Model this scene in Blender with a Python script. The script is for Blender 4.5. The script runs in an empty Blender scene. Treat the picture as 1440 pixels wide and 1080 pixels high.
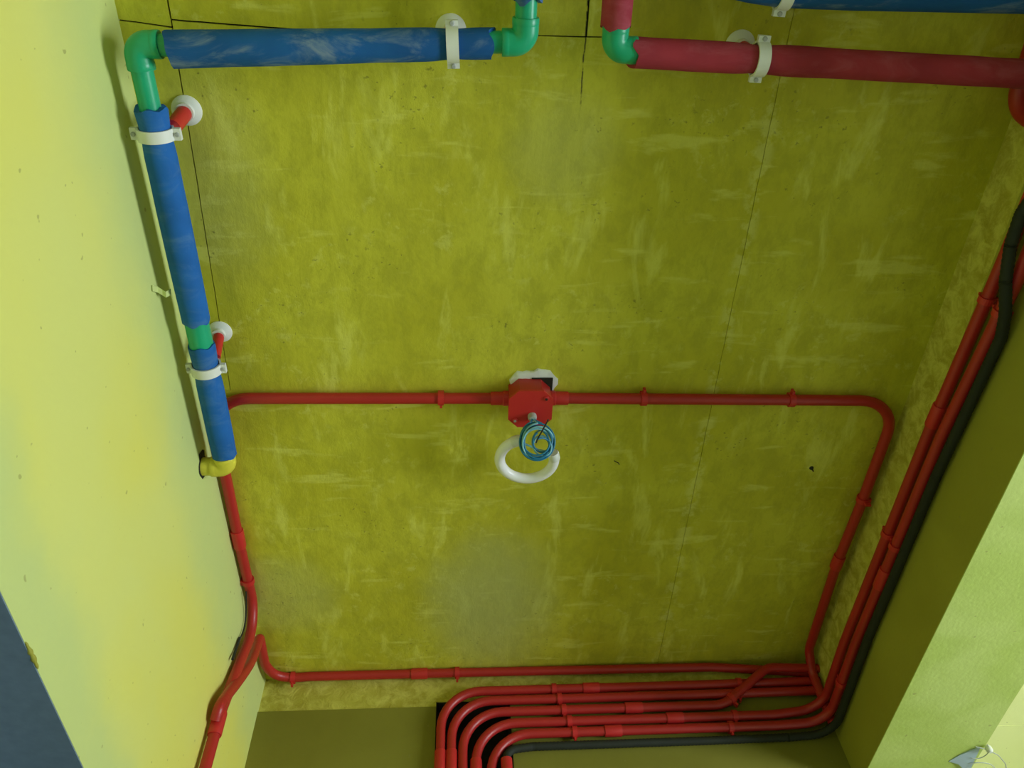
import bpy, bmesh, math, random
from mathutils import Vector, Matrix, noise
random.seed(7)
sc = bpy.context.scene
COL = sc.collection

# ------------------------------------------------------------------ camera
CZ = 1.5                     # eye height (m)
FPX = 1120.0                 # focal length in pixels of the 1440x1080 frame
R = Matrix(((0.99795179, 0.00452306, -0.06381041),
            (-0.03168124, -0.83163262, -0.55442175),
            (-0.0555745, 0.55530777, -0.82978597)))
EYE = Vector((0, 0, CZ))
cam_d = bpy.data.cameras.new('camera'); cam = bpy.data.objects.new('camera', cam_d)
COL.objects.link(cam); sc.camera = cam
cam_d.sensor_width = 36.0; cam_d.lens = FPX / 1440 * 36.0; cam_d.clip_start = 0.01
cam.matrix_world = Matrix.Translation(EYE) @ R.to_4x4()

# ------------------------------------------------------------------ world, daylight, exposure
sc.view_settings.view_transform = 'Standard'
sc.view_settings.look = 'None'
sc.view_settings.gamma = 1.0
sc.view_settings.use_curve_mapping = False
sc.view_settings.exposure = 0.0
w = bpy.data.worlds.new('sky'); sc.world = w; w.use_nodes = True
w.node_tree.nodes['Background'].inputs[0].default_value = (0.80, 0.92, 1.0, 1)
w.node_tree.nodes['Background'].inputs[1].default_value = 1.0
sc.cycles.max_bounces = 10; sc.cycles.diffuse_bounces = 7
sc.cycles.sample_clamp_indirect = 6.0
WIN_Y0, WIN_Y1, WIN_Z0, WIN_Z1, WIN_X = -0.75, 0.95, 1.15, 2.0, 3.1
ld = bpy.data.lights.new('window_daylight', 'AREA'); ld.shape = 'RECTANGLE'
ld.size = WIN_Z1 - WIN_Z0; ld.size_y = WIN_Y1 - WIN_Y0; ld.energy = 121; ld.color = (0.86, 0.95, 1.0)
lo = bpy.data.objects.new('window_daylight', ld); COL.objects.link(lo)
lo.location = (WIN_X + 0.12, (WIN_Y0 + WIN_Y1) / 2, (WIN_Z0 + WIN_Z1) / 2)
lo.rotation_euler = (0, math.radians(90), 0)

# ------------------------------------------------------------------ room planes (m)
H = CZ + 1.33                # ceiling
XL, XR, YB = -0.511, 0.932, 1.805
BEAM_Z, BEAM_X2 = CZ + 0.9855, 1.185
DOOR_Z = CZ + 0.637
PZ = H - 0.08                # axis height of the water pipes

def ray(u, v): return R @ Vector((u - 720, 540 - v, -FPX))
def on_z(u, v, z): r = ray(u, v); return EYE + r * ((z - CZ) / r.z)
def on_x(u, v, x): r = ray(u, v); return EYE + r * (x / r.x)
def on_y(u, v, y): r = ray(u, v); return EYE + r * (y / r.y)
def on_c(u, v, d=0.0): return on_z(u, v, H - d)

# ------------------------------------------------------------------ materials
def nt_new(name):
    m = bpy.data.materials.new(name); m.use_nodes = True
    nt = m.node_tree; b = nt.nodes['Principled BSDF']
    return m, nt, b
def N(nt, t, **kw):
    n = nt.nodes.new(t)
    for k, v in kw.items(): setattr(n, k, v)
    return n
def L(nt, a, b): nt.links.new(a, b)
def pos(nt, scale=(1, 1, 1)):
    g = N(nt, 'ShaderNodeNewGeometry'); m = N(nt, 'ShaderNodeVectorMath', operation='MULTIPLY')
    L(nt, g.outputs['Position'], m.inputs[0]); m.inputs[1].default_value = scale
    return m.outputs[0]
def noise_n(nt, vec, scale, detail=4, rough=0.55, dist=0.0):
    n = N(nt, 'ShaderNodeTexNoise'); n.inputs['Scale'].default_value = scale
    n.inputs['Detail'].default_value = detail; n.inputs['Roughness'].default_value = rough
    n.inputs['Distortion'].default_value = dist
    L(nt, vec, n.inputs['Vector']); return n.outputs['Fac']
def ramp(nt, fac, a, b, lo=0.0, hi=1.0):
    n = N(nt, 'ShaderNodeMapRange'); n.interpolation_type = 'SMOOTHSTEP'
    L(nt, fac, n.inputs['Value'])
    for k, v in zip(('From Min', 'From Max', 'To Min', 'To Max'), (a, b, lo, hi)): n.inputs[k].default_value = v
    return n.outputs[0]
def mixc(nt, fac, a, b, blend='MIX'):
    n = N(nt, 'ShaderNodeMix', data_type='RGBA', blend_type=blend)
    for sock, v in ((n.inputs[0], fac), (n.inputs[6], a), (n.inputs[7], b)):
        if isinstance(v, (int, float)): sock.default_value = v
        elif isinstance(v, tuple): sock.default_value = v if len(v) == 4 else (*v, 1)
        else: L(nt, v, sock)
    return n.outputs[2]
def math_n(nt, op, a, b=None, clamp=False):
    n = N(nt, 'ShaderNodeMath', operation=op, use_clamp=clamp)
    for i, v in enumerate((a, b)):
        if v is None: continue
        if isinstance(v, (int, float)): n.inputs[i].default_value = v
        else: L(nt, v, n.inputs[i])
    return n.outputs[0]
def bump(nt, b, h, strength, dist=0.002):
    n = N(nt, 'ShaderNodeBump'); n.inputs['Strength'].default_value = strength
    n.inputs['Distance'].default_value = dist
    L(nt, h, n.inputs['Height']); L(nt, n.outputs[0], b.inputs['Normal'])
def sepxyz(nt):
    g = N(nt, 'ShaderNodeNewGeometry'); s = N(nt, 'ShaderNodeSeparateXYZ')
    L(nt, g.outputs['Position'], s.inputs[0]); return s.outputs

def mat_ceiling():
    m, nt, b = nt_new('ceiling_paint')
    p = pos(nt)
    base = mixc(nt, ramp(nt, noise_n(nt, p, 3.2, 3), 0.35, 0.65), (0.55, 0.52, 0.022), (0.64, 0.625, 0.044))
    gr = noise_n(nt, pos(nt, (26, 15, 1)), 1.0, 9, 0.72, 0.2)
    base = mixc(nt, ramp(nt, gr, 0.36, 0.60, 0.55, 0), base, (0.40, 0.39, 0.018))
    # worn pale flakes and trowel streaks
    st = noise_n(nt, pos(nt, (16, 4.2, 1)), 1.0, 6, 0.62, 0.4)
    base = mixc(nt, ramp(nt, st, 0.55, 0.70, 0, 0.55), base, (0.82, 0.82, 0.16))
    sx = noise_n(nt, pos(nt, (5.5, 26, 1)), 1.0, 5, 0.6, 0.3)
    base = mixc(nt, ramp(nt, sx, 0.57, 0.70, 0, 0.45), base, (0.82, 0.82, 0.18))
    fl = noise_n(nt, p, 30, 8, 0.7, 0.3)
    msk = ramp(nt, noise_n(nt, p, 4.5, 2), 0.46, 0.62)
    base = mixc(nt, math_n(nt, 'MULTIPLY', ramp(nt, fl, 0.54, 0.66, 0, 0.38), msk), base, (0.80, 0.80, 0.20))
    # greyish over-sprayed patches
    s = sepxyz(nt)
    def blob(cx, cy, rx, ry, amt):
        dx = math_n(nt, 'DIVIDE', math_n(nt, 'SUBTRACT', s[0], cx), rx)
        dy = math_n(nt, 'DIVIDE', math_n(nt, 'SUBTRACT', s[1], cy), ry)
        d = math_n(nt, 'ADD', math_n(nt, 'MULTIPLY', dx, dx), math_n(nt, 'MULTIPLY', dy, dy))
        d = math_n(nt, 'ADD', d, math_n(nt, 'MULTIPLY', noise_n(nt, p, 7, 3), 0.6))
        return ramp(nt, d, 0.25, 1.35, amt, 0)
    c1 = on_c(690, 850); c2 = on_c(395, 835); c3 = on_c(790, 210); c4 = on_c(300, 250)
    for c, rx, ry, am in ((c1, .20, .30, .65), (c2, .17, .16, .40), (c3, .12, .12, .30), (c4, .12, .25, .30)):
        base = mixc(nt, blob(c.x, c.y, rx, ry, am), base, (0.47, 0.51, 0.19))
    # pores
    po = noise_n(nt, p, 120, 2, 0.5)
    pmask = ramp(nt, noise_n(nt, p, 6.5, 2), 0.54, 0.64)
    base = mixc(nt, math_n(nt, 'MULTIPLY', ramp(nt, po, 0.65, 0.74, 0, 0.55), pmask), base, (0.12, 0.12, 0.015))
    # hairline crack running on from the cross joint
    cx = math_n(nt, 'ABSOLUTE', math_n(nt, 'SUBTRACT', s[0], math_n(nt, 'ADD', 0.193, math_n(nt, 'MULTIPLY', noise_n(nt, p, 22, 3), 0.007))))
    inr = math_n(nt, 'MULTIPLY', ramp(nt, s[1], 0.31, 0.37, 1, 0), ramp(nt, noise_n(nt, p, 60, 2), .35, .5))
    base = mixc(nt, math_n(nt, 'MULTIPLY', ramp(nt, cx, 0.0007, 0.0017, 0.9, 0), inr), base, (0.05, 0.05, 0.01))
    # crumbly pale filler on both sides of the long joint
    cr = math_n(nt, 'ABSOLUTE', math_n(nt, 'SUBTRACT', s[0], 0.52))
    rn = ramp(nt, noise_n(nt, p, 26, 5, 0.65), 0.47, 0.6)
    base = mixc(nt, math_n(nt, 'MULTIPLY', ramp(nt, cr, 0.006, 0.024, 0.42, 0), rn), base, (0.80, 0.80, 0.24))
    L(nt, base, b.inputs['Base Color']); b.inputs['Roughness'].default_value = 0.75
    hh = math_n(nt, 'ADD', noise_n(nt, p, 45, 6, 0.65), math_n(nt, 'MULTIPLY', st, 1.4))
    bump(nt, b, hh, 0.35, 0.004)
    return m

def mat_wall(name, ca, cb, scale=1.6, bumpv=0.18, rough=0.6, edge=None, speck=True):
    m, nt, b = nt_new(name); p = pos(nt)
    f = ramp(nt, noise_n(nt, p, scale, 3, 0.5, 0.5), 0.35, 0.68)
    c = mixc(nt, f, ca, cb)
    if edge:                       # greener band towards the ceiling and the door head
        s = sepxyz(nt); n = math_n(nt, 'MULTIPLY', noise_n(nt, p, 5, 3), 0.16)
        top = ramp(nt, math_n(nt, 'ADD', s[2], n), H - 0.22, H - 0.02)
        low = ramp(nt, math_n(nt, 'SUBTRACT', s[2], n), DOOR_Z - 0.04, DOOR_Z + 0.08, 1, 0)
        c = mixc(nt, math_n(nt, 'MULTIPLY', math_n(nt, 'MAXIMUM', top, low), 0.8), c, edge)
    c = mixc(nt, ramp(nt, noise_n(nt, p, 18, 4, 0.6), 0.5, 0.75, 0, 0.18), c, cb)
    if speck:
        c = mixc(nt, ramp(nt, noise_n(nt, p, 75, 1, 0.4), 0.76, 0.80, 0, 0.5), c, (0.25, 0.24, 0.06))
    L(nt, c, b.inputs['Base Color']); b.inputs['Roughness'].default_value = rough
    bump(nt, b, math_n(nt, 'ADD', noise_n(nt, p, 9, 3), math_n(nt, 'MULTIPLY', noise_n(nt, p, 120, 3), 0.3)), bumpv, 0.006)
    return m

def mat_rough_concrete():
    m, nt, b = nt_new('rough_painted_concrete'); p = pos(nt)
    n1 = noise_n(nt, p, 30, 7, 0.7, 0.5)
    c = mixc(nt, ramp(nt, n1, 0.36, 0.64), (0.42, 0.37, 0.035), (0.66, 0.62, 0.12))
    c = mixc(nt, ramp(nt, noise_n(nt, p, 7, 3), 0.45, 0.65, 0, 0.5), c, (0.58, 0.54, 0.07))
    L(nt, c, b.inputs['Base Color']); b.inputs['Roughness'].default_value = 0.85
    bump(nt, b, n1, 0.8, 0.006); return m

def mat_plastic(name, col, rough=0.4, var=0.12, scale=14, spec=0.5):
    m, nt, b = nt_new(name); p = pos(nt)
    dark = tuple(x * (1 - var * 1.6) for x in col); lite = tuple(min(1, x * (1 + var)) for x in col)
    L(nt, mixc(nt, noise_n(nt, p, scale, 4), dark, lite), b.inputs['Base Color'])
    b.inputs['Roughness'].default_value = rough; b.inputs['Specular IOR Level'].default_value = spec
    bump(nt, b, noise_n(nt, p, 60, 2), 0.04, 0.001); return m

def mat_foam(name, col, dust, amt):
    m, nt, b = nt_new(name); p = pos(nt)
    c = mixc(nt, ramp(nt, noise_n(nt, p, 9, 3), 0.35, 0.7), tuple(x * 0.85 for x in col), tuple(x * 1.12 for x in col))
    d = noise_n(nt, pos(nt, (9, 22, 22)), 1.0, 7, 0.68, 0.9)
    c = mixc(nt, ramp(nt, d, 0.46, 0.72, 0, amt), c, dust)
    L(nt, c, b.inputs['Base Color']); b.inputs['Roughness'].default_value = 0.8
    b.inputs['Specular IOR Level'].default_value = 0.25
    bump(nt, b, math_n(nt, 'ADD', noise_n(nt, p, 28, 4), math_n(nt, 'MULTIPLY', noise_n(nt, p, 240, 2), .3)), 0.2, 0.003)
    return m

M = dict(
    ceiling=mat_ceiling(),
    joint=mat_plastic('joint_grime_gap_shade', (0.015, 0.014, 0.006), 0.9),  # near black; also colours in the shade of wall hole and putty gap
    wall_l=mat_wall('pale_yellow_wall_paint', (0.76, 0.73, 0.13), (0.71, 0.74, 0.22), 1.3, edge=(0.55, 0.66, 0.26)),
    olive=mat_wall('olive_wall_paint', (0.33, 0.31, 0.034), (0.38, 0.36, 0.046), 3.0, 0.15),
    soffit=mat_wall('pale_green_soffit', (0.50, 0.63, 0.14), (0.58, 0.70, 0.20), 6.0, 0.3),  # beam underside coloured paler and greener than its side face
    bright=mat_wall('lemon_ceiling_paint', (0.90, 0.95, 0.40), (0.92, 0.96, 0.44), 2.0, 0.1),
    rough=mat_rough_concrete(),
    shaft=mat_plastic('shaded_shaft_dark', (0.035, 0.035, 0.018), 0.95, 0.4, 30),  # near black: shade of the unlit shaft put into the colour
    floor=mat_plastic('grey_screed', (0.12, 0.12, 0.115), 0.7, 0.15, 6),
    pale_floor=mat_plastic('pale_bounce_floor', (0.50, 0.50, 0.47), 0.5, 0.05, 4),
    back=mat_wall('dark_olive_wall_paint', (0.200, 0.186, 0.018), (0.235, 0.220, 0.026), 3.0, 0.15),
    white_wall=mat_plastic('far_room_plaster', (0.72, 0.72, 0.62), 0.7, 0.06, 3),
    rear=mat_plastic('rear_wall_plaster', (0.30, 0.30, 0.25), 0.7, 0.06, 3),
    slate=mat_plastic('slate_blue_metal_paint', (0.19, 0.27, 0.34), 0.55, 0.15, 60),
    red=mat_plastic('red_conduit_plastic', (0.45, 0.021, 0.019), 0.4, 0.10, 9),
    red2=mat_plastic('bright_red_fitting_plastic', (0.56, 0.024, 0.024), 0.4, 0.06, 9),
    blue_foam=mat_foam('blue_foam', (0.012, 0.105, 0.36), (0.32, 0.40, 0.46), 0.6),
    blue_clean=mat_foam('blue_foam_clean', (0.014, 0.125, 0.43), (0.20, 0.34, 0.48), 0.22),
    red_foam=mat_foam('red_foam', (0.36, 0.034, 0.055), (0.50, 0.12, 0.16), 0.4),
    green=mat_plastic('green_pipe_plastic', (0.012, 0.40, 0.20), 0.35, 0.08, 20),
    yellow=mat_plastic('yellow_overpainted_fitting', (0.72, 0.66, 0.06), 0.5, 0.10, 40),
    white=mat_plastic('white_clamp_plastic', (0.78, 0.80, 0.76), 0.45, 0.04, 20),
    putty=mat_plastic('white_putty', (0.80, 0.82, 0.84), 0.8, 0.10, 60),
    steel=mat_plastic('grey_screw_steel', (0.40, 0.42, 0.42), 0.35, 0.1, 40),
    black=mat_plastic('black_hose_plastic', (0.014, 0.018, 0.010), 0.75, 0.2, 30),
    lamp=mat_plastic('white_lamp_glass', (0.93, 0.93, 0.96), 0.25, 0.02, 10),
    wire_b=mat_plastic('blue_wire_insulation', (0.02, 0.20, 0.38), 0.35, 0.1, 20),
    wire_p=mat_plastic('pale_blue_wire_insulation', (0.22, 0.52, 0.62), 0.35, 0.1, 20),
    wire_k=mat_plastic('black_wire_insulation', (0.02, 0.02, 0.02), 0.4, 0.1, 20),
    wire_g=mat_plastic('grey_wire_insulation', (0.42, 0.46, 0.44), 0.4, 0.1, 20),
    tape=mat_plastic('pale_blue_plastic_film', (0.46, 0.58, 0.70), 0.3, 0.1, 30),
)

# ------------------------------------------------------------------ mesh helpers
def wloc(o):
    p = Vector(o.location)
    while o.parent is not None: o = o.parent; p = p + Vector(o.location)
    return p
def make(name, verts, faces, mat, parent=None, smooth=False, auto=None, origin=None):
    o0 = Vector(origin) if origin is not None else Vector()
    if parent is not None and origin is None: o0 = wloc(parent)
    me = bpy.data.meshes.new(name)
    me.from_pydata([tuple(Vector(v) - o0) for v in verts], [], faces); me.update()
    bm = bmesh.new(); bm.from_mesh(me); bmesh.ops.recalc_face_normals(bm, faces=bm.faces)
    if smooth:
        for f in bm.faces: f.smooth = True
        ang = math.radians(auto or 40)
        for e in bm.edges:
            if len(e.link_faces) == 2 and e.calc_face_angle(0) > ang: e.smooth = False
    bm.to_mesh(me); bm.free()
    me.materials.append(mat)
    o = bpy.data.objects.new(name, me); COL.objects.link(o)
    if parent is not None:
        o.parent = parent; o.location = o0 - wloc(parent)
    else: o.location = o0
    return o
def empty(name, loc):
    o = bpy.data.objects.new(name, None); COL.objects.link(o); o.location = loc
    o.empty_display_size = 0.05; return o
def tag(o, label, cat, group=None):
    o['label'] = label; o['category'] = cat
    if group: o['group'] = group
    return o
def struct(o, label=None):
    o['kind'] = 'structure'
    if label: o['label'] = label
    return o

class Geo:
    def __init__(s): s.v = []; s.f = []
    def add(s, v, f):
        n = len(s.v); s.v += [Vector(x) for x in v]; s.f += [tuple(i + n for i in q) for q in f]; return s
    def box(s, a, b):
        x0, y0, z0 = a; x1, y1, z1 = b
        return s.add([(x0, y0, z0), (x1, y0, z0), (x1, y1, z0), (x0, y1, z0), (x0, y0, z1), (x1, y0, z1), (x1, y1, z1), (x0, y1, z1)],
                     [(0, 3, 2, 1), (4, 5, 6, 7), (0, 1, 5, 4), (1, 2, 6, 5), (2, 3, 7, 6), (3, 0, 4, 7)])
    def obox(s, c, ax, ay, az):       # oriented box: centre + half axes
        c, ax, ay, az = map(Vector, (c, ax, ay, az))
        v = [c + ax * i + ay * j + az * k for k in (-1, 1) for (i, j) in ((-1, -1), (1, -1), (1, 1), (-1, 1))]
        return s.add(v, [(0, 3, 2, 1), (4, 5, 6, 7), (0, 1, 5, 4), (1, 2, 6, 5), (2, 3, 7, 6), (3, 0, 4, 7)])
    def tube(s, path, r, seg=16, caps=True, inner=None, closed=False, jit=0.0):
        path = [Vector(p) for p in path]; n = len(path)
        rs = r if isinstance(r, (list, tuple)) else [r] * n
        def frames():
            t0 = (path[1] - path[0]).normalized()
            up = Vector((0, 0, 1)) if abs(t0.z) < 0.9 else Vector((0, 1, 0))
            nrm = (up - t0 * up.dot(t0)).normalized(); out = []
            for i in range(n):
                if closed: t = (path[(i + 1) % n] - path[i - 1]).normalized()
                elif i == 0: t = t0
                elif i == n - 1: t = (path[-1] - path[-2]).normalized()
                else: t = ((path[i + 1] - path[i]).normalized() + (path[i] - path[i - 1]).normalized()).normalized()
                nrm = (nrm - t * nrm.dot(t)).normalized()
                out.append((t, nrm, t.cross(nrm)))
            return out
        fr = frames(); v = []; f = []
        def ring(i, rad, j=0.0):
            t, a, b = fr[i]
            for k in range(seg):
                an = 2 * math.pi * k / seg
                off = t * (j * noise.noise(Vector((math.cos(an) * 1.1, math.sin(an) * 1.1, path[i].x * 9 + i))) if j else 0)
                v.append(path[i] + (a * math.cos(an) + b * math.sin(an)) * rad + off)
        for i in range(n): ring(i, rs[i], jit if i in (0, n - 1) else 0)
        m = n if closed else n - 1
        for i in range(m):
            for k in range(seg):
                a, b = i * seg + k, i * seg + (k + 1) % seg
                c, d = ((i + 1) % n) * seg + (k + 1) % seg, ((i + 1) % n) * seg + k
                f.append((a, b, c, d))
        if inner and not closed:
            base = len(v)
            for i in (0, n - 1): ring(i, inner, jit)
            for q, i in enumerate((0, n - 1)):
                for k in range(seg):
                    f.append((i * seg + k, i * seg + (k + 1) % seg, base + q * seg + (k + 1) % seg, base + q * seg + k))
            for k in range(seg):
                f.append((base + k, base + (k + 1) % seg, base + seg + (k + 1) % seg, base + seg + k))
        elif caps and not closed:
            f.append(tuple(range(seg))[::-1]); f.append(tuple((n - 1) * seg + k for k in range(seg)))
        return s.add(v, f)
    def lathe(s, c, axis, prof, seg=24):      # prof: (radius, distance along axis)
        c = Vector(c); t = Vector(axis).normalized()
        up = Vector((0, 0, 1)) if abs(t.z) < 0.9 else Vector((1, 0, 0))
        a = (up - t * up.dot(t)).normalized(); b = t.cross(a); v = []; f = []
        for (r, h) in prof:
            for k in range(seg):
                an = 2 * math.pi * k / seg
                v.append(c + t * h + (a * math.cos(an) + b * math.sin(an)) * max(r, 1e-5))
        for i in range(len(prof) - 1):
            for k in range(seg):
                f.append((i * seg + k, i * seg + (k + 1) % seg, (i + 1) * seg + (k + 1) % seg, (i + 1) * seg + k))
        f.append(tuple(range(seg))[::-1]); f.append(tuple((len(prof) - 1) * seg + k for k in range(seg)))
        return s.add(v, f)
    def band(s, c, axis, ref, r0, r1, width, a0, a1, n=20):   # curved strap round an axis
        c = Vector(c); t = Vector(axis).normalized(); a = Vector(ref); a = (a - t * a.dot(t)).normalized(); b = t.cross(a)
        v = []; f = []
        for i in range(n + 1):
            an = math.radians(a0 + (a1 - a0) * i / n); d = a * math.cos(an) + b * math.sin(an)
            for (r, w_) in ((r0, -1), (r1, -1), (r1, 1), (r0, 1)): v.append(c + d * r + t * (w_ * width / 2))
        for i in range(n):
            for k in range(4): f.append((i * 4 + k, i * 4 + (k + 1) % 4, i * 4 + 4 + (k + 1) % 4, i * 4 + 4 + k))
        f.append((0, 1, 2, 3)); f.append(tuple(n * 4 + k for k in (3, 2, 1, 0)))
        return s.add(v, f)
    def prism(s, poly, z0, z1):
        n = len(poly)
        v = [(x, y, z0) for x, y in poly] + [(x, y, z1) for x, y in poly]
        f = [tuple(range(n))[::-1], tuple(range(n, 2 * n))] + [(i, (i + 1) % n, n + (i + 1) % n, n + i) for i in range(n)]
        return s.add(v, f)
    def build(s, name, mat, parent=None, smooth=False, auto=40, origin=None):
        return make(name, s.v, s.f, mat, parent, smooth, auto, origin)

def fillet(pts, rad, n=9):
    pts = [Vector(p) for p in pts]; out = [pts[0]]
    rads = rad if isinstance(rad, (list, tuple)) else [rad] * len(pts)
    for i in range(1, len(pts) - 1):
        p, a, b = pts[i], pts[i - 1], pts[i + 1]
        d0 = (a - p); d1 = (b - p); ang = d0.angle(d1)
        if abs(ang - math.pi) < 0.02: out.append(p); continue
        cut = min(rads[i] / math.tan(ang / 2), d0.length * 0.48, d1.length * 0.48)
        s, e = p + d0.normalized() * cut, p + d1.normalized() * cut
        r = cut * math.tan(ang / 2)
        cen = p + (d0.normalized() + d1.normalized()).normalized() * (r / math.sin(ang / 2))
        v0, v1 = s - cen, e - cen; tot = v0.angle(v1)
        for k in range(n + 1):
            t = k / n
            out.append(cen + (v0 * math.sin((1 - t) * tot) + v1 * math.sin(t * tot)) / math.sin(tot))
    out.append(pts[-1]); return out
def resample(path, step):
    path = [Vector(p) for p in path]; out = [path[0]]; acc = 0
    for a, b in zip(path, path[1:]):
        n = max(1, int((b - a).length / step))
        for k in range(1, n + 1): out.append(a.lerp(b, k / n))
    return out

# ------------------------------------------------------------------ structure
WX, WY0, WY1 = WIN_X, -2.2, 3.4
struct(Geo().box((XL - .25, WY0 - .2, -.12), (BEAM_X2, WY1 + .2, 0)).build('floor', M['floor']))
struct(Geo().box((BEAM_X2, WY0 - .2, -.12), (WX + .2, WY1 + .2, 0)).build('floor_next_room', M['pale_floor'], origin=(2.1, .5, 0)))  # unseen floor, made pale to bounce light onto the next room's ceiling

# ceiling slab with form-board imprints as separate pieces
ceil_o = struct(Geo().box((XL - .25, WY0 - .2, H + .005), (BEAM_X2, YB + .25, H + .14)).build('ceiling', M['joint'], origin=(0.2, 0.5, H)))
G = 0.0013
def wob(poly, step=0.02, amp=0.0009):
    # edges get a slightly uneven line; shared seams get the same wobble
    out = []
    for i, (a, b) in enumerate(zip(poly, poly[1:] + poly[:1])):
        n = max(1, int(math.dist(a, b) / step))
        for k in range(n):
            t = k / n; x = a[0] + (b[0] - a[0]) * t; y = a[1] + (b[1] - a[1]) * t
            x += amp * noise.noise(Vector((x * 40, y * 40, 1.7))) if k else 0
            y += amp * noise.noise(Vector((x * 40, y * 40, 7.3))) if k else 0
            out.append((x, y))
    return out
X0, X1, Y0, Y1 = XL - .02, XR + .05, WY0 - .05, YB + .06
JL0, JL1, JM, JR, JH, JE = -.432, -.455, .198, .521, .236, .90
JLH = -.434
panels = [
    [(X0, Y0), (JL0 - G, Y0), (JLH - G, JH - G), (X0, JH - .012)],
    [(JL0 + G, Y0), (JM - G, Y0), (JM - G, JH - G), (-.235, JH - G), (JLH + G, JH - .012)],
    [(JM + G, Y0), (.2905, Y0), (.2905, JH - G * .3), (JM + G, JH - G)],
    [(X0, JH - .010), (JLH - G, JH + G), (JL1 - G * .6, JE), (X0, JE)],
    [(JLH + G, JH - .0095), (-.235, JH + G), (.2906, JH + G * .3), (.2906, Y0), (JR - .0005, Y0), (JR - .0005, Y1), (X0, Y1), (X0, JE + .0004), (JL1 - G * .5, JE + .0004), (JL1 + G * .5, JE)],
    [(JR + .0005, Y0), (X1, Y0), (X1, Y1), (JR + .0005, Y1)],
]
for p in panels:
    Geo().prism(wob(p), H, H + .005).build('ceiling_panel', M['ceiling'], ceil_o)

# left wall with the door opening
g = Geo(); xo = XL - .22; DY0, DY1 = 0.20, 1.20
g.box((xo, WY0, 0), (XL, DY0, H + .02)); g.box((xo, DY1, 0), (XL, YB + .2, H + .02)); g.box((xo, DY0, DOOR_Z), (XL, DY1, H + .02))
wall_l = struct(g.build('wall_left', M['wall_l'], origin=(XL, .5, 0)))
# door
door = struct(empty('door_1', (XL - .11, (DY0 + DY1) / 2, 0)))
Geo().box((xo + .004, DY0, DOOR_Z - .0015), (XL - .0005, DY1, DOOR_Z)).build('frame_head', M['slate'], door)
for y in (DY0, DY1 - .01): Geo().box((xo + .004, y, 0), (XL - .0005, y + .01, DOOR_Z - .010)).build('frame_jamb', M['slate'], door)
Geo().box((xo + .01, DY0 + .012, .006), (xo + .05, DY1 - .012, DOOR_Z - .013)).build('door_leaf', M['slate'], door)
hd = Geo().tube([(xo + .05, DY0 + .09, 1.02), (xo + .095, DY0 + .09, 1.02), (xo + .095, DY0 + .2, 1.02)], .009, 10)
hd.build('door_handle', M['steel'], door, True)

# back wall: rough strip on top, plaster below, open riser shaft
CH0, CH1, CHT = -.067, .121, CZ + 1.248
PL = CZ + 1.232; T = .006
g = Geo()
yb = YB + .2
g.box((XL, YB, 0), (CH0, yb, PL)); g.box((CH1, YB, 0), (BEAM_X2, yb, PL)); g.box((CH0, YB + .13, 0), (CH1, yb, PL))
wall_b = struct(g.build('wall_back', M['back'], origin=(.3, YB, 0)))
g = Geo(); g.box((XL, YB + T, PL), (CH0, yb, H + .004)); g.box((CH1, YB + T, PL), (BEAM_X2, yb, H + .004)); g.box((CH0, YB + T, CHT), (CH1, yb, H + .004))
g.build('bare_concrete_strip', M['rough'], wall_b)
g = Geo(); e = .0015
g.box((CH0, YB + .004, .01), (CH0 + e, YB + .129, CHT)); g.box((CH1 - e, YB + .004, .01), (CH1, YB + .129, CHT))
g.box((CH0, YB + .127, .01), (CH1, YB + .1295, CHT)); g.box((CH0, YB + .007, CHT - e), (CH1, YB + .129, CHT))
g.build('riser_shaft_shade', M['shaft'], wall_b)  # thin dark sheets carrying the shade of the unlit shaft

# beam
g = Geo()
g.box((XR, WY0, BEAM_Z + .002), (BEAM_X2, YB, H - .098))
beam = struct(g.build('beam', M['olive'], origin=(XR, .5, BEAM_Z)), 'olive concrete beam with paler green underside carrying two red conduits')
Geo().box((XR + T, WY0, H - .098), (BEAM_X2, YB + .01, H + .004)).build('bare_concrete_strip', M['rough'], beam)
poly = []
for i in range(41):
    y = WY0 + (YB - WY0) * i / 40; poly.append((XR + .0012 * noise.noise(Vector((y * 6, 0, 0))), y))
for i in range(41):
    y = YB - (YB - WY0) * i / 40; poly.append((BEAM_X2 + .002 * noise.noise(Vector((y * 7, 3, 0))), y))
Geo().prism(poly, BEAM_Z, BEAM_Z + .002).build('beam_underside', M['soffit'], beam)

# next room beyond the beam
jy = on_c(1425, 1020).y
nc = struct(Geo().box((BEAM_X2, WY0 - .2, H + .005), (WX + .2, WY1 + .2, H + .14)).build('ceiling_next_room', M['joint'], origin=(2.2, .6, H)))
for (a, b) in ((WY0 - .1, jy - .0015), (jy + .0015, WY1 + .1)):
    Geo().box((BEAM_X2, a, H), (WX + .1, b, H + .005)).build('ceiling_panel', M['bright'], nc)
g = Geo()
g.box((WX, WY0, 0), (WX + .2, WIN_Y0, H)); g.box((WX, WIN_Y1, 0), (WX + .2, WY1, H))
g.box((WX, WIN_Y0, 0), (WX + .2, WIN_Y1, WIN_Z0)); g.box((WX, WIN_Y0, WIN_Z1), (WX + .2, WIN_Y1, H))
struct(g.build('wall_right', M['white_wall'], origin=(WX, .5, 0)))
win = struct(empty('window_1', (WX + .05, (WIN_Y0 + WIN_Y1) / 2, WIN_Z0)))
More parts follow.
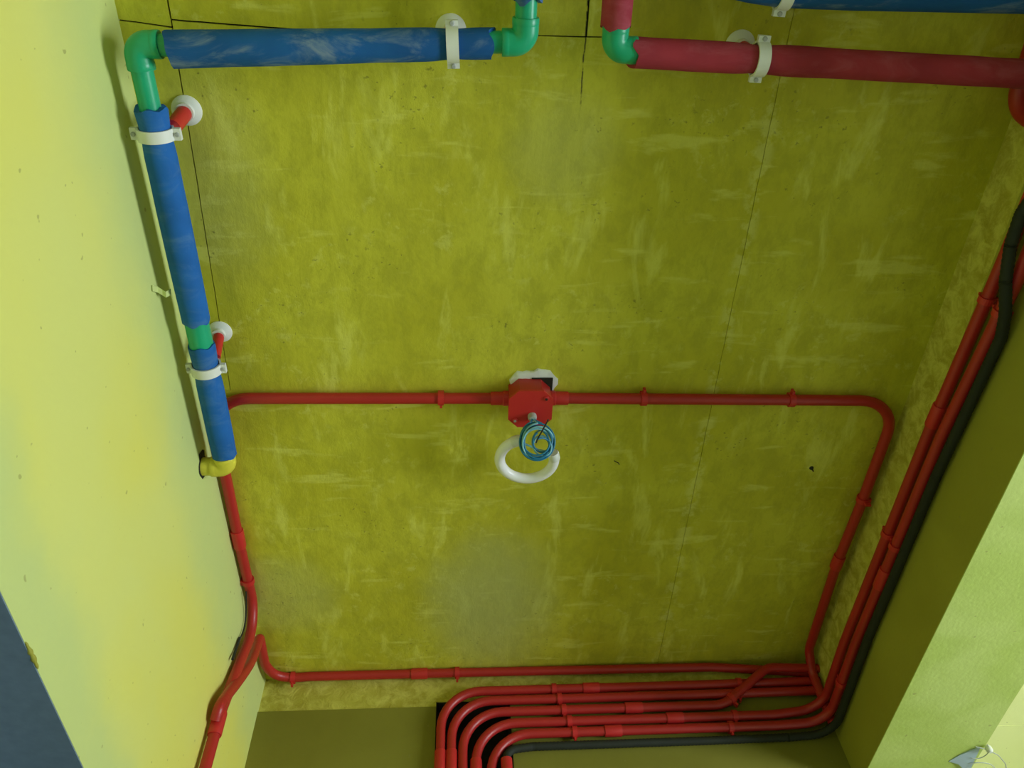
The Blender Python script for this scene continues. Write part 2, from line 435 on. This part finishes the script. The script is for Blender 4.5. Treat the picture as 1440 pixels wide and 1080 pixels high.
for (a, b) in (((WIN_Y0, WIN_Z0), (WIN_Y1, WIN_Z0 + .05)), ((WIN_Y0, WIN_Z1 - .05), (WIN_Y1, WIN_Z1)),
               ((WIN_Y0, WIN_Z0 + .05), (WIN_Y0 + .05, WIN_Z1 - .05)), ((WIN_Y1 - .05, WIN_Z0 + .05), (WIN_Y1, WIN_Z1 - .05))):
    Geo().box((WX + .02, a[0], a[1]), (WX + .08, b[0], b[1])).build('window_frame', M['white'], win)
struct(Geo().box((BEAM_X2 - .1, WY1, 0), (WX + .2, WY1 + .2, H)).build('wall_front', M['white_wall'], origin=(2.2, WY1, 0)))
struct(Geo().box((BEAM_X2 - .1, yb, 0), (BEAM_X2, WY1, H)).build('wall_return', M['white_wall'], origin=(BEAM_X2, 2.6, 0)))
struct(Geo().box((XL - .22, WY0 - .2, 0), (WX + .2, WY0, H)).build('wall_rear', M['rear'], origin=(1, WY0, 0)))

# ------------------------------------------------------------------ red conduits
RC = 0.0115; OFF = 0.017
def conduit(name, path, label, couplings=(), clips=(), rad=.06, group='red wiring conduits', r=RC, step=.05):
    pth = resample(fillet(path, rad), step)
    root = tag(empty(name, pth[0]), label, 'conduit', group)
    Geo().tube(pth, r, 14).build('tube', M['red'], root, True)
    def near(p):
        p = Vector(p); best = None
        for a, b in zip(pth, pth[1:]):
            d = b - a; t = max(0, min(1, (p - a).dot(d) / d.length_squared)); q = a + d * t
            if best is None or (q - p).length < best[0]: best = ((q - p).length, q, d.normalized())
        return best[1], best[2]
    for (p, ln) in couplings:
        q, d = near(p)
        Geo().lathe(q - d * ln / 2, d, [(r + .0004, 0), (r + .0022, 0), (r + .0026, .002), (r + .0026, ln - .002), (r + .0022, ln), (r + .0004, ln)], 16).build('coupling', M['red2'], root, True)
    for (p, nrm, side) in clips:
        q, d = near(p); nrm = Vector(nrm); lat = d.cross(nrm).normalized() * side
        c = Geo().band(q, d, nrm, r + .0002, r + .003, .012, 25, 335, 18)
        c.obox(q - nrm * (-r - .0018), lat * .009, d * .006, nrm * .0018)
        c.obox(q + lat * (r + .006) + nrm * .003, lat * .005, d * .0025, nrm * .006)
        c.build('saddle_clip', M['red2'], root)
    return root

UP, LW, BW, BF = (0, 0, 1), (-1, 0, 0), (0, 1, 0), (1, 0, 0)
cz = H - OFF
boxc = on_c(744, 560, OFF)
# A: box -> left -> along left wall -> down left wall
ax = XL + OFF
a_pts = [Vector((boxc.x - .045, boxc.y, cz)), Vector((ax + .004, boxc.y - .004, cz)), Vector((ax, 1.10, cz)), Vector((ax - .002, 1.30, cz)), Vector((ax, 1.56, cz)),
         Vector((ax, 1.51, CZ + 1.13)), Vector((ax + .002, 1.475, CZ + 1.01)), Vector((ax + .002, 1.475, 1.2))]
conduit('conduit', a_pts, 'red conduit from the junction box along the yellow wall, turning down it beside the corner',
        [(on_c(702, 560, OFF), .034), (on_x(338, 752, ax), .05), (on_x(303, 1014, ax), .05)], [(on_c(620, 558, OFF), UP, 1), (on_x(347, 825, ax), LW, 1)], rad=[0, .075, .02, .02, .12, .06, .03, 0])
# C: box -> right -> along beam -> corner
cx = XR - OFF - .004
c_pts = [Vector((boxc.x + .045, boxc.y, cz)), Vector((cx, boxc.y + .012, cz)), Vector((cx, 1.2, cz)), Vector((cx - .006, 1.40, cz)), Vector((cx + .000, 1.72, cz - .004)),
         Vector((cx + .008, YB - .035, CZ + 1.275)), Vector((cx + .008, YB - .03, CZ + 1.13))]
conduit('conduit', c_pts, 'red conduit from the junction box along the top of the beam, bending into the corner',
        [(on_c(787, 560, OFF), .034), (on_c(1176, 790, OFF), .04)],
        [(on_c(905, 560, OFF), UP, 1), (on_c(1113, 561, OFF), UP, 1), (on_c(1217, 702, OFF), BF, 1)], rad=[0, .085, .03, .03, .05, .04, 0])
# B: uppermost on the back wall, turning along and down the left wall
by = YB - OFF
def catmull(p, n=6):
    p = [Vector(q) for q in p]; out = []
    for i in range(len(p) - 1):
        a, b, c, d = p[max(i - 1, 0)], p[i], p[i + 1], p[min(i + 2, len(p) - 1)]
        for k in range(n):
            t = k / n
            out.append(.5 * ((2 * b) + (c - a) * t + (2 * a - 5 * b + 4 * c - d) * t * t + (3 * b - a - 3 * c + d) * t ** 3))
    return out + [p[-1]]
bo = ax + .0225
b_pts = [on_x(303, 1013, ax + .001), on_x(309, 994, ax + .006), on_x(319, 978, ax + .008), on_x(336, 956, ax + .008), on_x(352, 932, ax + .006),
         on_x(360.5, 910, ax + .001), Vector((ax, 1.615, CZ + 1.303)), Vector((ax, 1.645, CZ + 1.304)), Vector((ax, 1.685, CZ + 1.303)), Vector((ax, 1.722, CZ + 1.306)),
         Vector((ax + .016, 1.767, CZ + 1.312)), Vector((ax + .052, by, CZ + 1.317)), Vector((ax + .10, by, CZ + 1.3185))]
b_pts = catmull(b_pts, 5) + [Vector((.0, by, CZ + 1.3175)), Vector((.66, by, CZ + 1.313)), Vector((.80, by, CZ + 1.300)), Vector((XR + .02, by, CZ + 1.284))]
conduit('conduit', b_pts, 'uppermost red conduit running level under the ceiling on the back wall',
        [(on_y(590, 946, by), .042)], [(on_y(643, 946, by), BW, -1), (on_y(412, 949, by), BW, -1)], rad=.004)
# D1..D5 : bank on the back wall, dropping into the riser shaft
zs = [CZ + z for z in (1.260, 1.2315, 1.1995, 1.1675, 1.138)]
vx = [-.053, -.027, .000, .031, .066]
ord_ = ['topmost', 'second from top', 'middle', 'fourth from top', 'lowest']
cps = [[((831, 968), .042)], [], [((891, 996), .044)], [((949, 1011), .042)], [((862, 1027), .042)]]
cl1 = [(779, 970), (787, 985), (793, 1000), (801, 1017), (808, 1030)]
cl2 = [(1041, 968), (1040, 981), (1036, 992), (1033, 1008), (1028, 1025)]
ex1, ez1, ez2 = XR - OFF, CZ + 1.197, CZ + 1.160
for i in range(5):
    z = zs[i]; top = [Vector((vx[i], by, 1.2)), Vector((vx[i], by, z)), Vector((.60, by, z))]
    if i in (0, 1): end = [Vector((XR + .02, by, z + .002))]
    elif i == 2: end = [Vector((.665, by, z)), Vector((.80, by - .028, CZ + 1.287)), Vector((XR + .02, by - .022, CZ + 1.283))]
    elif i == 3: end = [Vector((.78, by, z)), Vector((ex1, by, z + .014)), Vector((ex1, 1.55, ez1)), Vector((ex1, .9, ez1)), Vector((ex1, .55, ez1 - .012)), Vector((ex1, -2.0, ez1 - .03))]
    else: end = [Vector((.78, by, z)), Vector((ex1, by, z + .006)), Vector((ex1, 1.5, ez2)), Vector((ex1, .9, ez2)), Vector((ex1, .55, ez2 - .022)), Vector((ex1, -2.0, ez2 - .06))]
    rads = [0, .100, .05] + ([0] if i < 2 else [.09, .06, 0] if i == 2 else [.05, .13, .2, .2, .2, 0])
    cp = [(on_y(*q, by), l) for q, l in cps[i]]
    if i in (0, 1): cp.append((Vector((vx[i], by, CZ + 1.062)), .075))
    if i == 3:
        cp += [(on_x(1315, 582, ex1), .05), (Vector((vx[i], by, CZ + 1.045)), .06)]
    if i == 4: cp += [(on_x(1241, 812, ex1), .055)]
    cl = [(on_y(*cl1[i], by), BW, -1), (on_y(*cl2[i], by), BW, -1)]
    if i >= 3:
        cl += [(on_x(u, v, ex1), BF, 1) for u, v in ((1258, 765), (1408, 440))] + ([(on_x(1185, 962, ex1), BF, 1)] if i == 4 else [])
    lab = {0: 'topmost of the five red conduits bending down into the dark riser slot',
           1: 'second from the top of five red conduits bending down into the riser slot',
           2: 'middle of five red conduits on the back wall, swinging up over two others',
           3: 'fourth from top of five red conduits, turning the corner to run higher along the beam',
           4: 'lowest of five red conduits, running on along the beam above the black hose'}[i]
    conduit('conduit', top + end, lab, cp, cl, rad=rads)
# short conduit in the riser taking the black hose
cx6 = .103
root = tag(empty('conduit_stub', (cx6, by - .004, CZ + 1.07)), 'short bright red conduit end in the riser slot with the black hose entering it', 'conduit', 'red wiring conduits')
Geo().tube([(cx6, by - .004, 1.2), (cx6, by - .004, CZ + 1.072)], RC + .002, 16, inner=RC - .002).build('tube', M['red2'], root, True)
# red bend at the beam, beside the red water pipe
q = [on_x(1436, v, XR - .03) for v in (-60, 40, 120)]
rb = [Vector((XR - .022, -1.9, H - .03)), Vector((XR - .022, q[1].y, H - .03)), Vector((XR - .020, on_c(1432, 150).y - .01, H - .035)), Vector((XR + .05, on_c(1432, 150).y + .03, H - .035))]
root = conduit('conduit', rb, 'dark red conduit bend entering the beam beside the red foam sleeved pipe', rad=[0, .1, .05, 0], r=.0165)

# black corrugated hose under the lowest conduit
hz = CZ + 1.107; hy = YB - .012; hx = XR - .013
hp = [Vector((cx6, by - .004, CZ + 1.02)), Vector((cx6, by - .003, hz - .012)), Vector((.17, hy, hz)), Vector((.30, hy, hz)), Vector((.60, hy, hz)), Vector((.80, hy, hz + .002)),
      Vector((hx, hy, hz + .008)), Vector((hx, 1.45, CZ + 1.134)), Vector((hx, .98, CZ + 1.137)), Vector((hx, .66, CZ + 1.124)),
      on_x(1414, 440, XR - .026), on_x(1414, 395, XR - .040), on_x(1421, 345, XR - .046), on_x(1436, 300, XR - .044), on_x(1462, 262, XR - .036), on_x(1520, 215, XR - .02)]
hpth = resample(fillet(hp, [0, .03, .05, .1, .1, .1, .11, .2, .2, .04, .03, .03, .03, .03, .05, 0], 6), .0045)
hr = [.0102 if i % 2 else .0092 for i in range(len(hpth))]
tag(Geo().tube(hpth, hr, 12).build('flexible_hose', M['black'], None, True, 75, origin=hpth[0]),
    'black corrugated flexible hose running beneath the lowest red conduit on back wall and beam', 'hose')

# thin black cable on the left wall
cb = catmull([on_x(346, 832, XL + .012), on_x(346, 862, XL + .006), on_x(343, 884, XL + .005), on_x(336, 901, XL + .005)])
cb2 = [on_x(337, 897, XL + .005), on_x(334, 906, XL + .005), on_x(330, 918, XL + .006), on_x(327, 927, XL + .009)]
root = tag(empty('cable_tail', cb[0]), 'thin black cable tail curling against the yellow wall behind the conduits', 'cable')
Geo().tube(cb, .0018, 8).build('cable', M['black'], root, True)
Geo().tube(cb2, .0032, 10).build('sheath', M['black'], root, True)

# ------------------------------------------------------------------ water pipes
def sleeve(root, a, b, r0, r1, mat, pinch=None, jit=.012, inner=.0165):
    a, b = Vector(a), Vector(b); n = max(6, int((b - a).length / .012)); path = []; rs = []
    for i in range(n + 1):
        t = i / n; p = a.lerp(b, t)
        r = r0 + (r1 - r0) * t + .0009 * noise.noise(Vector((p.x * 14, p.y * 14, 2)))
        if pinch is not None:
            for pc in pinch:
                d = (p - Vector(pc)).length; r -= .0022 * math.exp(-(d / .022) ** 2)
        path.append(p); rs.append(r)
    return Geo().tube(path, rs, 24, inner=inner, jit=jit).build('insulation_sleeve', mat, root, True, 50)
def elbow_fit(root, p, d0, d1, mat, r=.0195, leg=.034, rad=.024, name='elbow'):
    p = Vector(p); d0, d1 = Vector(d0).normalized(), Vector(d1).normalized()
    path = fillet([p + d0 * leg, p, p + d1 * leg], rad, 10)
    rs = [r + .0015] + [r] * (len(path) - 2) + [r + .0015]
    g = Geo().tube(path, r, 22)
    for d in (d0, d1): g.lathe(p + d * (leg - .010), d, [(r, 0), (r + .0003, .001), (r + .0003, .009), (r - .0004, .010), (.0165, .0101)], 22)
    return g.build(name, mat, root, True, 50)

pxl = -.4625
C_corner = Vector((-.4630, .2460, PZ)); E2 = Vector((.096, .231, PZ)); Yend = Vector((pxl - .002, 1.028, PZ))
root = tag(empty('cold_water_pipe', (pxl, .6, PZ)), 'green water pipe in blue foam sleeves rounding the corner above the yellow wall', 'water pipe', 'foam sleeved water pipes')
pin1 = [Vector((pxl, .372, PZ))]; pin2 = [Vector((pxl, .798, PZ))]; pin3 = [Vector((-.01, .236, PZ))]
Geo().tube([C_corner + Vector((0, .03, 0)), Vector((pxl, .40, PZ)), Yend - Vector((0, .02, 0))], .0158, 18).build('pipe', M['green'], root, True)
Geo().tube([C_corner + Vector((.03, 0, 0)), E2 - Vector((.02, 0, 0))], .0158, 18).build('pipe', M['green'], root, True)
Geo().tube([E2 + Vector((0, -.02, 0)), E2 + Vector((-.006, -2.3, 0))], .0158, 18).build('pipe', M['green'], root, True)
y1 = on_z(216, 152, PZ).y; y2 = on_z(277, 451, PZ).y; y3 = on_z(285, 484, PZ).y
sleeve(root, (pxl, y1, PZ), (pxl, y2, PZ), .0245, .0240, M['blue_clean'], pin1)
sleeve(root, (pxl, y3, PZ), (pxl - .001, 1.000, PZ), .0240, .0232, M['blue_clean'], pin2)
Geo().lathe((pxl, y2 - .02, PZ), (0, 1, 0), [(.0158, 0), (.0205, .002), (.0205, y3 - y2 + .03), (.0158, y3 - y2 + .032)], 22).build('coupling', M['green'], root, True)
xa = on_z(238, 70, PZ).x; xb = on_z(692, 61, PZ).x
sleeve(root, (xa, .2515, PZ), (xb, .2335, PZ), .0262, .0222, M['blue_foam'], pin3, jit=.010)
sleeve(root, E2 + Vector((.001, -.056, 0)), E2 + Vector((-.005, -1.9, 0)), .0222, .0222, M['blue_foam'])
elbow_fit(root, C_corner, (1, -.03, 0), (0, 1, 0), M['green'])
elbow_fit(root, E2, (-1, .02, 0), (0, -1, 0), M['green'])
ye = elbow_fit(root, Yend, (0, -1, 0), (-1, 0, 0), M['yellow'], r=.0205, leg=.028, rad=.02)
Geo().tube([Yend + Vector((-.02, 0, 0)), Vector((XL - .03, Yend.y, PZ))], .0185, 18).build('wall_spigot', M['yellow'], root, True)
# shade of the broken hole around the spigot, as a flat dark patch
hole = Geo()
n = 26; vv = []
for k in range(n):
    an = 2 * math.pi * k / n; rr = .0235 + .005 * noise.noise(Vector((math.cos(an) * 2, math.sin(an) * 2, 4))) + (.010 if 0.5 < an < 1.9 else 0)
    vv.append((Yend.y + rr * math.cos(an + 1.57) , PZ + rr * math.sin(an + 1.57)))
v = [(XL + .0012, a, b) for a, b in vv] + [(XL + .0002, a, b) for a, b in vv]
hole.add(v, [tuple(range(n))] + [(i, (i + 1) % n, n + (i + 1) % n, n + i) for i in range(n)])
hole.build('wall_hole_shade', M['joint'], wall_l)
# loose paint skin hanging off the left wall
sk = [on_x(u, v, XL + d) for u, v, d in ((214, 405, .001), (222, 407, .004), (228, 411, .010), (233, 414, .016), (240, 410, .020))]
g = Geo(); v = []
for p in sk: v += [p + Vector((0, -.0045, .002)), p + Vector((0, .0045, -.002))]
v += [x + Vector((.0008, 0, -.0012)) for x in list(v)]
f = []
m_ = len(sk) * 2
for i in range(len(sk) - 1):
    a = 2 * i; f += [(a, a + 1, a + 3, a + 2), (m_ + a, m_ + a + 2, m_ + a + 3, m_ + a + 1), (a, a + 2, m_ + a + 2, m_ + a), (a + 1, m_ + a + 1, m_ + a + 3, a + 3)]
f += [(0, m_, m_ + 1, 1), (m_ - 2, m_ - 1, 2 * m_ - 1, 2 * m_ - 2)]
g.add(v, f).build('paint_curl', M['wall_l'], wall_l)

# hot pipe
root = tag(empty('hot_water_pipe', (.5, .245, PZ)), 'green water pipe in red foam sleeves with elbow, running toward the beam', 'water pipe', 'foam sleeved water pipes')
He = Vector((.229, .238, PZ)); Hr = Vector((XR + .03, .263, PZ))
Geo().tube([He + Vector((0, -.02, 0)), He + Vector((-.02, -2.3, 0))], .0158, 18).build('pipe', M['green'], root, True)
Geo().tube([He + Vector((.02, 0, 0)), Hr], .0158, 18).build('pipe', M['green'], root, True)
sleeve(root, He + Vector((-.001, -.031, 0)), He + Vector((-.018, -1.9, 0)), .0222, .0222, M['red_foam'])
sleeve(root, (on_z(888, 74, PZ).x, .2415, PZ), Hr, .0222, .0218, M['red_foam'], [Vector((.451, .247, PZ))], jit=.016)
elbow_fit(root, He, (1, .02, 0), (0, -1, 0), M['green'])
# second blue pipe overhead
bp = [on_z(700, -75, PZ), on_z(1000, -38, PZ), on_z(1050, -22, PZ), on_z(1103, -14, PZ), on_z(1200, -10, PZ), on_z(1440, -5, PZ)]
bp[-1] = bp[-2] + (bp[-1] - bp[-2]) * 1.25
bpath = resample(fillet(bp, .3, 5), .02)
root = tag(empty('cold_water_pipe', bp[3]), 'blue foam sleeved pipe parallel to the red sleeved pipe, cut off by the beam', 'water pipe', 'foam sleeved water pipes')
Geo().tube(bpath, .0235, 22, inner=.017).build('insulation_sleeve', M['blue_foam'], root, True, 50)
Geo().tube(bpath, .0158, 16).build('pipe', M['green'], root, True)

# hangers
def hanger(fl, cl, d, r, label, rodr=.0105, rod_to=None, ear=.012, fr=.024):
    fl, cl, d = Vector(fl), Vector(cl), Vector(d).normalized(); lat = Vector((-d.y, d.x, 0))
    root = tag(empty('pipe_hanger', fl), label, 'pipe hanger', 'white clamps hanging the water pipes')
    Geo().lathe(fl, (0, 0, -1), [(fr, 0), (fr, .002), (fr * .8, .006), (fr * .5, .008), (rodr + .002, .009), (rodr + .002, .016)], 28).build('flange', M['white'], root, True)
    rt = Vector(rod_to) if rod_to is not None else cl + Vector((0, 0, r))
    Geo().tube([fl + Vector((0, 0, -.006)), rt], rodr, 16).build('rod', M['red2'], root, True)
    for nm, a0, a1 in (('lower_half', 97, 263), ('upper_half', -83, 83)):
        b = Geo().band(cl, d, (0, 0, 1), r, r + .0034, .018, a0, a1, 22)
        sg = -1 if nm == 'lower_half' else 1
        for s in (-1, 1):
            b.obox(cl + lat * s * (r + .0015 + ear / 2) + Vector((0, 0, sg * .0022)), lat * (ear / 2), d * .009, Vector((0, 0, .0018)))
        half = b.build(nm, M['white'], root, True, 35)
        if sg < 0: low = half
    for s in (-1, 1):
        p = cl + lat * s * (r + .002 + ear * .55)
        Geo().lathe(p + Vector((0, 0, -.004)), (0, 0, -1), [(.0036, 0), (.0036, .0018), (.0026, .0028)], 12).build('screw', M['steel'], low, True)
    return root
hanger(on_c(263, 155), (pxl, .373, PZ), (0, 1, 0), .0240, 'white clamp and red rod hanging the blue sleeve near its green corner elbow', .0125, rod_to=(-.4415, .368, PZ + .016))
hanger(on_c(310, 466), (pxl, .797, PZ), (0, 1, 0), .0236, 'white clamp and red rod beside the bare green coupling on the left wall pipe', .0095, rod_to=(-.449, .785, PZ + .018), ear=.010, fr=.022)
hanger(on_c(634, 42), (-.010, .236, PZ), (1, -.037, 0), .0226, 'white clamp on the dusty blue sleeve beside a green elbow', ear=.009, fr=.024)
hanger(on_c(1040, 64), (.452, .247, PZ), (1, .03, 0), .0220, 'white clamp tilted round the red foam sleeve', ear=.010, fr=.024)
tng = (bp[4] - bp[2]).normalized()
hanger(on_c(1095, -25), bp[3], tng, .0235, 'white clamp on the second blue sleeve above the red one', ear=.010)

# ------------------------------------------------------------------ junction box, putty, coil, ring
root = tag(empty('junction_box', (boxc.x, boxc.y, H)), 'red octagonal junction box hanging at the middle of the ceiling', 'junction box')
def octa(r, ch): return [(r, ch), (ch, r), (-ch, r), (-r, ch), (-r, -ch), (-ch, -r), (ch, -r), (r, -ch)]
bc = Vector((boxc.x, boxc.y + .0, 0))
def o2(r, ch): return [(bc.x + x, bc.y + y) for x, y in octa(r, ch)]
DEP = .056
Geo().prism(o2(.0415, .022), H - DEP + .006, H - .001).build('box_body', M['red'], root)
lid = Geo().prism(o2(.0435, .0245), H - DEP, H - DEP + .006).build('lid', M['red2'], root)
for sx, sy in ((-1, 1), (1, -1)):
    Geo().lathe((bc.x + sx * .030, bc.y + sy * .026, H - DEP), (0, 0, -1), [(.0055, 0), (.0055, .002), (.004, .003)], 14).build('lid_boss', M['red2'], lid, True)
    Geo().lathe((bc.x + sx * .030, bc.y + sy * .026, H - DEP - .0028), (0, 0, -1), [(.0028, 0), (.0026, .001)], 10).build('screw', M['steel'] if sx < 0 else M['wire_k'], lid, True)
Geo().lathe((bc.x + .004, bc.y + .016, H - DEP), (0, 0, -1), [(.009, 0), (.009, .006), (.007, .012)], 16).build('cable_outlet', M['wire_g'], lid, True)
for s in (-1, 1):
    Geo().lathe((bc.x + s * .040, bc.y, cz), (s, 0, 0), [(RC + .004, 0), (RC + .004, .012), (RC + .002, .014)], 18).build('conduit_entry', M['red2'], root, True)
# putty collar with the gap's shade as a dark plate (part of the ceiling)
n = 40; vv = []
pc = bc + Vector((.008, -.010, 0))
for ring_, (ra, z) in enumerate(((1.0, H), (.97, H - .006), (.70, H - .009))):
    for k in range(n):
        an = 2 * math.pi * k / n; ex = (abs(math.cos(an)) ** 4 + abs(math.sin(an)) ** 4) ** -.25
        rr = .0455 * ex * ra + .012 * noise.noise(Vector((math.cos(an) * 2.8, math.sin(an) * 2.8, 1 + ring_ * .15)))
        vv.append((pc.x + rr * math.cos(an), pc.y + rr * math.sin(an) * 1.0, z))
ff = [(r_ * n + k, r_ * n + (k + 1) % n, (r_ + 1) * n + (k + 1) % n, (r_ + 1) * n + k) for r_ in range(2) for k in range(n)]
ff.append(tuple(2 * n + k for k in range(n)))
Geo().add(vv, ff).build('putty_collar', M['putty'], ceil_o, True, 60)
Geo().box((bc.x + .004, bc.y - .0445, H - .0105), (bc.x + .0465, bc.y + .01, H - .0092)).build('gap_shade', M['joint'], ceil_o)

# blue wire coil hanging under the lid, facing down and back
cc = on_z(755, 622, H - .105)
vd = (EYE - cc).normalized(); cnrm = (vd * .9 + Vector((.12, .0, -.25))).normalized()
ux = Vector((1, 0, 0)); ux = (ux - cnrm * ux.dot(cnrm)).normalized(); uy = cnrm.cross(ux)
root = tag(empty('wire_coil', cc), 'coil of blue wires dangling beneath the junction box lid', 'wire coil')
outlet = Vector((bc.x + .004, bc.y + .016, H - DEP - .010))
def coil(turns, r, ph, wob_, off, tilt, thick, mat, name):
    pts = [outlet.copy()] if wob_ else []
    nn = int(turns * 40)
    for i in range(nn + 1):
        a = ph + 2 * math.pi * i / 40; k = i / nn
        rr = r * (1 + .06 * math.sin(a * .37 + ph)) - .006 * k
        c0 = cc + ux * (off[0] + .003 * math.sin(i * .11)) + uy * (off[1] + .002 * math.cos(i * .07))
        pts.append(c0 + ux * rr * math.cos(a) + uy * rr * math.sin(a) * 1.08 + cnrm * (.008 * (k - .5) + tilt * math.cos(a + 1) * .006))
    Geo().tube(pts, thick, 8).build(name, mat, root, True, 80)
coil(3.6, .0345, 1.9, True, (0, 0), .6, .0019, M['wire_b'], 'blue_wire')
coil(2.7, .0325, 1.6, True, (.002, -.002), -.6, .0019, M['wire_p'], 'pale_blue_wire')
coil(1.8, .0305, 1.2, True, (-.002, .002), 1.0, .0019, M['wire_b'], 'blue_wire')
coil(1.3, .0225, 1.0, False, (.011, -.004), 1.2, .0019, M['wire_p'], 'pale_blue_wire')
coil(1.0, .0200, 2.0, False, (.009, -.003), -1.2, .0019, M['wire_b'], 'blue_wire')
def cpx(u, v, up=0): 
    r_ = ray(u, v); t = (cc - EYE).dot(cnrm) / r_.dot(cnrm); return EYE + r_ * t + cnrm * up
Geo().tube([cpx(769, 588, .022), cpx(762, 602, .018), cpx(756, 614, .012), cpx(753, 622, .008)], .0016, 8).build('black_wire_end', M['wire_k'], root, True)
# white ring lamp
rc = on_z(741, 646, H - .070); rn = Vector((.06, -.10, 1)).normalized()
rx = Vector((1, 0, 0)); rx = (rx - rn * rx.dot(rn)).normalized(); ry = rn.cross(rx)
root = tag(empty('ring_lamp', rc), 'white ring shaped lamp tube hanging behind the blue wire coil', 'lamp')
RR = .0555; a0, a1 = math.radians(60), math.radians(392)   # gap at the back right, behind the coil
pts = [rc + rx * RR * math.cos(a) + ry * RR * math.sin(a) for a in [a0 + (a1 - a0) * i / 60 for i in range(61)]]
# ry points forward (image down); the gap sits where the coil hides it
pts = [rc + rx * RR * math.cos(-t) + ry * RR * math.sin(-t) for t in [math.radians(112 + 264 * i / 60) for i in range(61)]]
Geo().tube(pts, .0108, 18).build('tube', M['lamp'], root, True)
for p, q in ((pts[0], pts[1]), (pts[-1], pts[-2])):
    d = (p - q).normalized()
    Geo().lathe(p - d * .012, d, [(.0112, 0), (.0118, .003), (.0118, .016), (.0100, .019)], 18).build('end_cap', M['white'], root, True)
Geo().tube([pts[0], (pts[0] + pts[-1]) / 2 + Vector((.004, -.004, -.012)), cc + ux * .025 - uy * .02], .0022, 8).build('lead_wire', M['wire_p'], root, True)

# small dark knot and hook on the ceiling
p = on_c(1141, 658)
root = tag(empty('nail_stub', p), 'tiny dark nail stub with grey plug in the ceiling near the beam', 'nail')
Geo().lathe(p, (0, 0, -1), [(.005, 0), (.004, .003), (.0015, .004), (.0015, .012), (.0005, .0125)], 12).build('nail', M['black'], root, True)
p = on_c(864, 648)
tag(Geo().tube([p, p + Vector((.002, -.002, -.006)), p + Vector((.008, .000, -.008)), p + Vector((.010, .006, -.006))], .0011, 6).build('bent_wire', M['wire_k'], None, True, origin=p),
    'tiny bent dark wire sticking from the ceiling right of the ring lamp', 'wire')

# loose grey wires and plastic film hanging at the far edge of the beam
zt = BEAM_Z - .007
root = tag(empty('loose_wires', on_z(1382, 1058, zt)), 'loops of loose grey wire with pale blue film hanging past the beam underside', 'wire bundle')
def wp(*uvd): return [on_z(u, v, zt - d) for u, v, d in uvd]
Geo().tube(resample(fillet(wp((1372, 1050, 0), (1388, 1054, .004), (1404, 1062, .006), (1414, 1074, .006), (1418, 1095, .0)), .05), .01), .0011, 6).build('wire', M['wire_g'], root, True)
Geo().tube(resample(fillet(wp((1362, 1074, 0), (1378, 1072, .003), (1393, 1074, .005), (1402, 1083, .004), (1404, 1100, .0)), .05), .01), .0011, 6).build('wire', M['wire_g'], root, True)
Geo().tube(resample(fillet(wp((1366, 1066, 0), (1378, 1067, .002), (1388, 1061, .003), (1393, 1053, .003), (1388, 1047, 0)), .03), .008), .0010, 6).build('wire', M['wire_g'], root, True)
Geo().lathe(on_z(1388, 1049, zt + .004), (0, 0, -1), [(.005, 0), (.0075, .004), (.0075, .012), (.004, .016)], 14).build('connector', M['white'], root, True)
fp = wp((1334, 1071, -.006), (1350, 1062, -.0045), (1366, 1055, -.005), (1379, 1051, -.003), (1374, 1062, -.001), (1367, 1077, .001), (1362, 1090, .001), (1355, 1082, -.001), (1348, 1075, -.003))
k = len(fp); g = Geo(); g.add([p_ for p_ in fp] + [p_ + Vector((0, 0, .0015)) for p_ in fp], [tuple(range(k)), tuple(range(k, 2 * k))[::-1]] + [(i, (i + 1) % k, k + (i + 1) % k, k + i) for i in range(k)])
g.build('plastic_film', M['tape'], root)
# paint dribble on the door head edge
p0, p1 = on_x(37, 900, XL), on_x(53, 940, XL)
dr = [Vector((XL + .0005, p0.y + (p1.y - p0.y) * t, DOOR_Z + .001)) for t in (0, .15, .35, .5, .7, .88, 1)]
Geo().tube(catmull(dr, 3)[::1], [.0006 + .0024 * math.sin(math.pi * i / 18) ** .8 * (1 + .3 * math.sin(i * 1.3)) for i in range(19)], 10).build('paint_dribble', M['olive'], wall_l, True)
